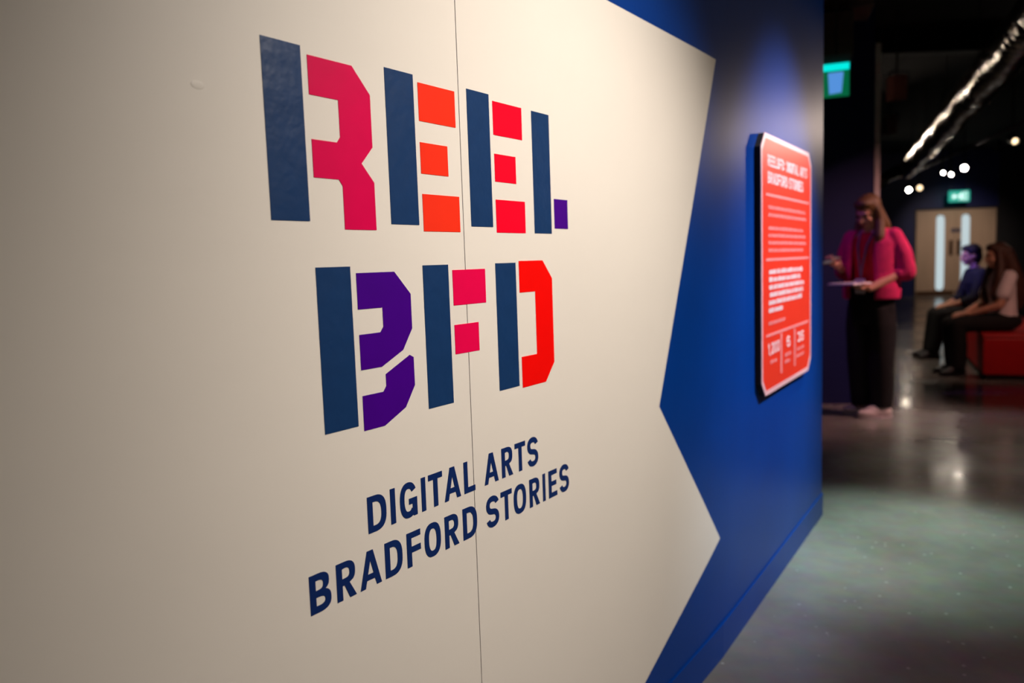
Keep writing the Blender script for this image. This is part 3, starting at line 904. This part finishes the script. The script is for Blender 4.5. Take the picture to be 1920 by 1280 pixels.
def loft(bm, rings):
    """rings: list of (cx, cy, cz, rx, ry) stacked ellipses"""
    seg = 24
    R = []
    for cx, cy, cz, rx, ry in rings:
        R.append([bm.verts.new((cx + rx * math.cos(2 * PI * k / seg), cy + ry * math.sin(2 * PI * k / seg), cz)) for k in range(seg)])
    for i in range(len(R) - 1):
        for k in range(seg):
            j = (k + 1) % seg
            bm.faces.new((R[i][k], R[i][j], R[i + 1][j], R[i + 1][k]))
    bm.faces.new(R[0][::-1]); bm.faces.new(R[-1])


def hand(bm, wrist, fwd, palm_n, side, curl=0.6, spread=0.15, grip=None):
    """palm, four unequal bent fingers and a thumb leaving the side; palm_n = direction the palm faces, side = thumb side"""
    w_, f_, n_, s_ = Vector(wrist), Vector(fwd).normalized(), Vector(palm_n), Vector(side)
    n_ = (n_ - f_ * n_.dot(f_)).normalized()
    t_ = f_.cross(n_)
    if t_.dot(s_) < 0:
        t_ = -t_
    pc = w_ + f_ * 0.045
    R = Matrix((f_, t_, n_)).transposed()
    ell(bm, pc, (0.050, 0.040, 0.016), None, R, 14)
    ell(bm, w_ + f_ * 0.07, (0.022, 0.039, 0.014), None, R, 12)
    for k, ln in enumerate((0.072, 0.080, 0.074, 0.058)):
        off = 0.030 - 0.020 * k
        base = w_ + f_ * (0.082 - abs(k - 1) * 0.003) + t_ * off
        d = (f_ + t_ * spread * (1.5 - k) * 0.4).normalized()
        pts = [base]
        ang = 0
        for j, fr in enumerate((0.45, 0.30, 0.25)):
            ang += curl * (0.6 if j == 0 else 0.8)
            dd = d * math.cos(ang) + n_ * math.sin(ang)
            pts.append(pts[-1] + dd * ln * fr)
        limb(bm, pts, [0.0092, 0.0088, 0.008, 0.007], seg=10)
    tb = w_ + f_ * 0.025 + t_ * 0.030
    d1 = (f_ * 0.6 + t_ * 0.8 + n_ * 0.25).normalized()
    d2 = (f_ * 0.85 + t_ * 0.15 + n_ * (0.3 + 0.4 * curl)).normalized()
    limb(bm, [tb, tb + d1 * 0.032, tb + d1 * 0.032 + d2 * 0.03, tb + d1 * 0.032 + d2 * 0.055], [0.014, 0.011, 0.010, 0.008], seg=10)


def head(bm, mx):
    """head about 0.22 m tall, face towards -y, chin at z = -0.11"""
    ell(bm, (0, 0.012, 0.03), (0.073, 0.092, 0.085), mx)
    ell(bm, (0, -0.022, -0.035), (0.060, 0.066, 0.072), mx)
    ell(bm, (0, -0.052, -0.088), (0.030, 0.028, 0.022), mx)         # chin
    ell(bm, (0, -0.072, 0.022), (0.050, 0.018, 0.012), mx)          # brow
    for s in (-1, 1):
        ell(bm, (s * 0.036, -0.060, -0.030), (0.024, 0.022, 0.020), mx)   # cheek
        ell(bm, (s * 0.074, 0.008, -0.012), (0.010, 0.020, 0.032), mx)    # ear
    limb(bm, [(0, -0.082, 0.012), (0, -0.100, -0.026), (0, -0.092, -0.034)], [0.008, 0.012, 0.012], mx)
    ell(bm, (0, -0.083, -0.058), (0.024, 0.012, 0.011), mx)          # mouth mound


def face_bits(parent, mx):
    for s in (-1, 1):
        bm = bmesh.new()
        ell(bm, (s * 0.031, -0.078, 0.0), (0.012, 0.007, 0.006), mx, None, 10)
        from_bm('eye', bm, M['eye'], parent, True)
        bm = bmesh.new()
        ell(bm, (s * 0.032, -0.085, 0.022), (0.019, 0.006, 0.004), mx, None, 10)
        from_bm('eyebrow', bm, M['eye'], parent, True)
    bm = bmesh.new()
    ell(bm, (0, -0.094, -0.058), (0.021, 0.006, 0.007), mx, None, 10)
    from_bm('mouth', bm, M['lip'], parent, True)


def shoe(parent, ankle, toe_dir, m, length=0.25):
    a = Vector(ankle); d = Vector(toe_dir).normalized()
    R = Matrix((d, Vector((0, 0, 1)).cross(d), Vector((0, 0, 1)))).transposed()
    mx = Matrix.Translation((a.x, a.y, 0)) @ R.to_4x4()
    bm = bmesh.new()
    ell(bm, (-0.01, 0, 0.045), (0.075, 0.038, 0.044), mx)
    ell(bm, (0.10, 0, 0.036), (0.085, 0.044, 0.032), mx)
    ell(bm, (0.04, 0, 0.055), (0.085, 0.036, 0.045), mx)
    ell(bm, (-0.02, 0, 0.085), (0.045, 0.034, 0.035), mx)
    o = remesh('shoe', bm, 0.007, m, parent, 4)
    bm = bmesh.new()
    bm_prism(bm, [[(0.05 + 0.138 * math.cos(2 * PI * k / 24), (0.044 - 0.006 * (math.cos(2 * PI * k / 24) < -0.3)) * math.sin(2 * PI * k / 24)) for k in range(24)]], 0, 0.018)
    for v in bm.verts:
        v.co = mx @ Vector((v.co.x, v.co.z, v.co.y))
    from_bm('sole', bm, M['sole'] if m is M['shoe'] else M['blackshoe'], o)
    return o


def hairmass(parent, mx, m, strands, cap=True, name='hair'):
    bm = bmesh.new()
    if cap:
        ell(bm, (0, 0.028, 0.045), (0.088, 0.098, 0.088), mx)
        ell(bm, (0, -0.030, 0.085), (0.066, 0.058, 0.040), mx)
        ell(bm, (0, 0.050, -0.02), (0.082, 0.072, 0.090), mx)
    for pts, rs in strands:
        limb(bm, pts, rs, None, seg=12)
    return remesh(name, bm, 0.008, m, parent, 5)


# ---------- standing visitor in a pink cardigan
wom = tag(empty('person', (2.735, 5.95, 0), math.radians(-55)), 'standing person in pink cardigan and black trousers looking down at a phone', 'person')
HM = Matrix.Translation((0.0, -0.055, 1.545)) @ Matrix.Rotation(math.radians(26), 4, 'X') @ Matrix.Rotation(math.radians(-4), 4, 'Z')
bm = bmesh.new()
head(bm, HM)
limb(bm, [(0, 0.0, 1.36), (0, -0.035, 1.48)], [0.058, 0.05])
loft(bm, [(0, 0, 0.86, 0.15, 0.10), (0, 0, 0.98, 0.145, 0.095), (0, 0, 1.10, 0.13, 0.09), (0, 0, 1.25, 0.15, 0.10), (0, 0, 1.36, 0.15, 0.085), (0, 0, 1.42, 0.08, 0.06)])
for s in (-1, 1):
    limb(bm, [(s * 0.08, 0, 0.90), (s * 0.085, -0.01, 0.50), (s * 0.085, 0.015, 0.09)], [0.085, 0.058, 0.04])
LS, LE, LW = Vector((0.165, 0.01, 1.37)), Vector((0.222, 0.045, 1.10)), Vector((0.10, -0.185, 0.985))
RS, RE, RW = Vector((-0.165, 0.01, 1.37)), Vector((-0.225, 0.01, 1.11)), Vector((-0.135, -0.24, 1.16))
limb(bm, [LS, LE, LW], [0.05, 0.040, 0.027])
limb(bm, [RS, RE, RW], [0.05, 0.040, 0.027])
hand(bm, LW, (-0.45, -0.85, 0.05), (0, 0, 1), (1, -0.2, 0.3), 0.35)
hand(bm, RW, (0.05, -0.95, 0.18), (0.25, 0.1, 1), (1, 0, 0), 0.75)
remesh('body', bm, 0.006, M['skin'], wom, 3)
face_bits(wom, HM)
hairmass(wom, HM, M['hair1'], [
    ([HM @ Vector((0.070, 0.01, 0.03)), HM @ Vector((0.088, -0.005, -0.06)), (0.105, -0.075, 1.36), (0.10, -0.10, 1.28)], [0.030, 0.036, 0.042, 0.020]),
    ([HM @ Vector((-0.070, 0.01, 0.03)), HM @ Vector((-0.085, 0.01, -0.06)), (-0.10, -0.03, 1.37), (-0.10, -0.05, 1.30)], [0.028, 0.030, 0.034, 0.018]),
    ([HM @ Vector((0.0, 0.07, 0.02)), (0.04, 0.06, 1.45), (0.06, 0.09, 1.34), (0.05, 0.10, 1.24)], [0.06, 0.065, 0.06, 0.025]),
    ([HM @ Vector((0.0, 0.07, 0.0)), (-0.04, 0.06, 1.44), (-0.05, 0.09, 1.33), (-0.04, 0.10, 1.25)], [0.06, 0.06, 0.055, 0.025])])
# red top
bm = bmesh.new()
loft(bm, [(0, 0, 0.90, 0.160, 0.112), (0, 0, 1.02, 0.152, 0.106), (0, 0, 1.12, 0.142, 0.102), (0, -0.008, 1.25, 0.158, 0.118), (0, 0, 1.34, 0.155, 0.10), (0, 0.005, 1.415, 0.09, 0.066)])
remesh('top', bm, 0.009, M['redtop'], wom, 4)
# cardigan: open shell and elbow-length sleeves grown into one cloth
def shell(bm, levels, gap, th):
    seg = 40
    O, I = [], []
    for (cx, cy, z, rx, ry, g) in levels:
        ro, ri = [], []
        for k in range(seg + 1):
            a = -PI / 2 + g + (2 * PI - 2 * g) * k / seg
            ro.append(bm.verts.new((cx + (rx + th) * math.cos(a), cy + (ry + th) * math.sin(a), z)))
            ri.append(bm.verts.new((cx + rx * math.cos(a), cy + ry * math.sin(a), z)))
        O.append(ro); I.append(ri)
    n = len(levels)
    for i in range(n - 1):
        for k in range(seg):
            bm.faces.new((O[i][k], O[i][k + 1], O[i + 1][k + 1], O[i + 1][k]))
            bm.faces.new((I[i][k + 1], I[i][k], I[i + 1][k], I[i + 1][k + 1]))
        for k in (0, seg):
            f = (O[i][k], O[i + 1][k], I[i + 1][k], I[i][k])
            bm.faces.new(f)
    for i in (0, n - 1):
        for k in range(seg):
            bm.faces.new((O[i][k], O[i][k + 1], I[i][k + 1], I[i][k]))
bm = bmesh.new()
shell(bm, [(0, 0, 0.90, 0.185, 0.135, 0.52), (0, 0, 0.98, 0.190, 0.135, 0.55), (0, 0, 1.10, 0.175, 0.128, 0.52), (0, 0, 1.22, 0.180, 0.128, 0.46),
           (0, 0, 1.32, 0.180, 0.112, 0.50), (0, 0.005, 1.385, 0.150, 0.088, 0.62), (0, 0.01, 1.425, 0.095, 0.062, 0.75)], 0.5, 0.026)
limb(bm, [LS + Vector((0.005, 0, -0.005)), LS.lerp(LE, 0.5) + Vector((0.022, 0.01, 0)), LE + Vector((0.012, 0.012, 0.0)), LE.lerp(LW, 0.12)], [0.060, 0.070, 0.072, 0.058])
limb(bm, [RS + Vector((-0.005, 0, -0.005)), RS.lerp(RE, 0.5) + Vector((-0.022, 0.01, 0)), RE + Vector((-0.012, 0.012, 0.0)), RE.lerp(RW, 0.12)], [0.060, 0.070, 0.072, 0.058])
remesh('cardigan', bm, 0.009, M['cardigan'], wom, 5)
bm = bmesh.new()
loft(bm, [(0, 0, 0.72, 0.175, 0.125), (0, 0, 0.84, 0.178, 0.128), (0, 0, 0.95, 0.165, 0.118), (0, 0, 0.99, 0.158, 0.112)])
for s in (-1, 1):
    loft(bm, [(s * 0.082, 0.02, 0.075, 0.072, 0.085), (s * 0.084, 0.015, 0.20, 0.080, 0.090), (s * 0.088, 0.0, 0.45, 0.088, 0.102), (s * 0.088, 0, 0.70, 0.096, 0.118), (s * 0.080, 0, 0.84, 0.09, 0.12)])
remesh('trousers', bm, 0.010, M['blackcloth'], wom, 6)
for s in (-1, 1):
    shoe(wom, (s * 0.075 + 0.02, 0.02 - s * 0.03, 0), (-0.62 + s * 0.08, -0.80, 0), M['shoe'])
# lanyard and badge
ly = tube('lanyard', [(-0.055, -0.055, 1.41), (-0.035, -0.125, 1.30), (-0.012, -0.142, 1.15), (0.0, -0.140, 1.055), (0.012, -0.142, 1.15), (0.035, -0.125, 1.30), (0.055, -0.055, 1.41)], 0.0065, M['lanyard'], wom, 8)
box('badge', -0.038, 0.038, -0.152, -0.144, 0.945, 1.055, M['paper'], ly, bevel=0.003)
# things in the hands
WR_ = wom.matrix_basis.to_3x3()
def at_w(p): return Vector((2.735, 5.95, 0)) + Matrix.Rotation(math.radians(-55), 3, 'Z') @ Vector(p)
ph = tag(empty('phone', at_w((-0.115, -0.345, 1.192)), math.radians(-55)), 'small phone held up in the standing visitor\'s far hand', 'phone')
pm = Matrix.Rotation(math.radians(18), 4, 'X')
box('case', -0.037, 0.037, -0.075, 0.075, 0.0, 0.009, M['phone'], ph, bevel=0.003, mx=pm)
box('screen', -0.033, 0.033, -0.070, 0.070, 0.0092, 0.0098, M['screen'], ph, mx=pm)
cb = tag(empty('clipboard', at_w((0.0, -0.285, 1.018)), math.radians(-55)), 'white clipboard of papers resting on the standing visitor\'s forearm', 'clipboard')
box('board', -0.105, 0.105, -0.12, 0.13, 0.0, 0.006, M['paper'], cb, bevel=0.001)
box('paper_sheet', -0.10, 0.10, -0.115, 0.115, 0.0062, 0.014, M['paper'], cb)
box('clip', -0.04, 0.04, 0.10, 0.13, 0.0142, 0.026, M['trimmetal'], cb, bevel=0.003)

# ---------- seated visitors
def seated(loc, rz, label, shirt, hairm, long_hair, trousers, shoes, hscale=1.0, fwd=0.0, foot_y=-0.42, hands_y=-0.42, headturn=0.0, sleeve=True):
    rt = tag(empty('person', loc, rz), label, 'person')
    SH = 0.96
    HMx = Matrix.Translation((0.0, -0.05 - fwd, 1.175)) @ Matrix.Rotation(math.radians(6), 4, 'X') @ Matrix.Rotation(headturn, 4, 'Z')
    bm = bmesh.new()
    head(bm, HMx)
    limb(bm, [(0, -fwd * 0.8, 0.98), (0, -0.03 - fwd, 1.10)], [0.056, 0.05])
    loft(bm, [(0, 0, 0.50, 0.15, 0.11), (0, -0.01, 0.62, 0.14, 0.10), (0, -fwd * 0.4, 0.74, 0.13, 0.095), (0, -fwd * 0.7, 0.88, 0.15, 0.10), (0, -fwd * 0.8, 0.97, 0.15, 0.085), (0, -fwd * 0.9, 1.03, 0.08, 0.06)])
    for s in (-1, 1):
        limb(bm, [(s * 0.085, 0.0, 0.52), (s * 0.09, -0.46, 0.505), (s * 0.09, foot_y - (0.02 if s > 0 else 0.0), 0.10)], [0.085, 0.056, 0.04])
        sh = Vector((s * 0.175, -fwd * 0.8, 0.97))
        el = Vector((s * 0.20, -0.10 - fwd * 0.6, 0.70))
        wr = Vector((s * 0.07, hands_y + 0.10, 0.615))
        limb(bm, [sh, el, wr], [0.05, 0.040, 0.027])
        hand(bm, wr, (-s * 0.25, -0.95, -0.05), (0, 0, -1), (-s, 0, 0), 0.5)
    remesh('body', bm, 0.006, M['skin'], rt, 3)
    face_bits(rt, HMx)
    if long_hair:
        st = []
        for s in (-1, 1):
            st.append(([HMx @ Vector((s * 0.070, 0.0, 0.03)), HMx @ Vector((s * 0.090, 0.0, -0.07)), (s * 0.12, -0.06 - fwd, 0.97), (s * 0.125, -0.10 - fwd, 0.80), (s * 0.11, -0.10, 0.66)], [0.034, 0.042, 0.048, 0.042, 0.015]))
        for s in (-0.6, 0.6):
            st.append(([HMx @ Vector((s * 0.05, 0.075, 0.02)), (s * 0.08, 0.075 - fwd, 1.04), (s * 0.10, 0.115 - fwd * .8, 0.92), (s * 0.10, 0.12, 0.78), (s * 0.09, 0.125, 0.66)], [0.07, 0.075, 0.07, 0.06, 0.02]))
        hairmass(rt, HMx, hairm, st)
    else:
        hairmass(rt, HMx, hairm, [([HMx @ Vector((0, 0.06, 0.0)), HMx @ Vector((0, 0.055, -0.07))], [0.06, 0.045])])
    bm = bmesh.new()
    loft(bm, [(0, 0.0, 0.52, 0.172, 0.128), (0, -0.01, 0.62, 0.160, 0.118), (0, -fwd * 0.4, 0.74, 0.152, 0.112), (0, -fwd * 0.7 - 0.008, 0.87, 0.168, 0.122), (0, -fwd * 0.8, 0.97, 0.165, 0.10), (0, -fwd * 0.9, 1.035, 0.085, 0.066)])
    for s in (-1, 1):
        sh = Vector((s * 0.175, -fwd * 0.8, 0.97))
        el = Vector((s * 0.20, -0.10 - fwd * 0.6, 0.70))
        wr = Vector((s * 0.07, hands_y + 0.10, 0.615))
        if sleeve:
            limb(bm, [sh, sh.lerp(el, 0.62)], [0.064, 0.070])
        else:
            limb(bm, [sh, el, el.lerp(wr, 0.45)], [0.064, 0.056, 0.046])
    remesh('shirt', bm, 0.009, shirt, rt, 4)
    bm = bmesh.new()
    ell(bm, (0, 0.01, 0.53), (0.18, 0.15, 0.095))
    for s in (-1, 1):
        limb(bm, [(s * 0.088, 0.0, 0.528), (s * 0.092, -0.25, 0.525), (s * 0.092, -0.455, 0.508), (s * 0.092, (foot_y - 0.455) / 2, 0.30), (s * 0.092, foot_y - (0.02 if s > 0 else 0), 0.11)], [0.098, 0.092, 0.078, 0.078, 0.075])
    remesh('trousers', bm, 0.010, trousers, rt, 5)
    for s in (-1, 1):
        shoe(rt, (s * 0.092, foot_y - (0.02 if s > 0 else 0.0), 0), (s * 0.15, -1, 0), shoes)
    return rt


seated((4.86, 7.72, 0.0), math.radians(-100), 'seated person with long brown hair and cream t-shirt, nearer on red bench', M['cream'], M['hair2'], True, M['blackcloth'], M['blackshoe'], fwd=0.03)
seated((5.39, 9.0, 0.0), math.radians(-100), 'seated person with short dark hair and dark top, farther on red bench', M['navycloth'], M['hair3'], False, M['blackcloth'], M['blackshoe'], fwd=0.06, foot_y=-0.50, sleeve=False)
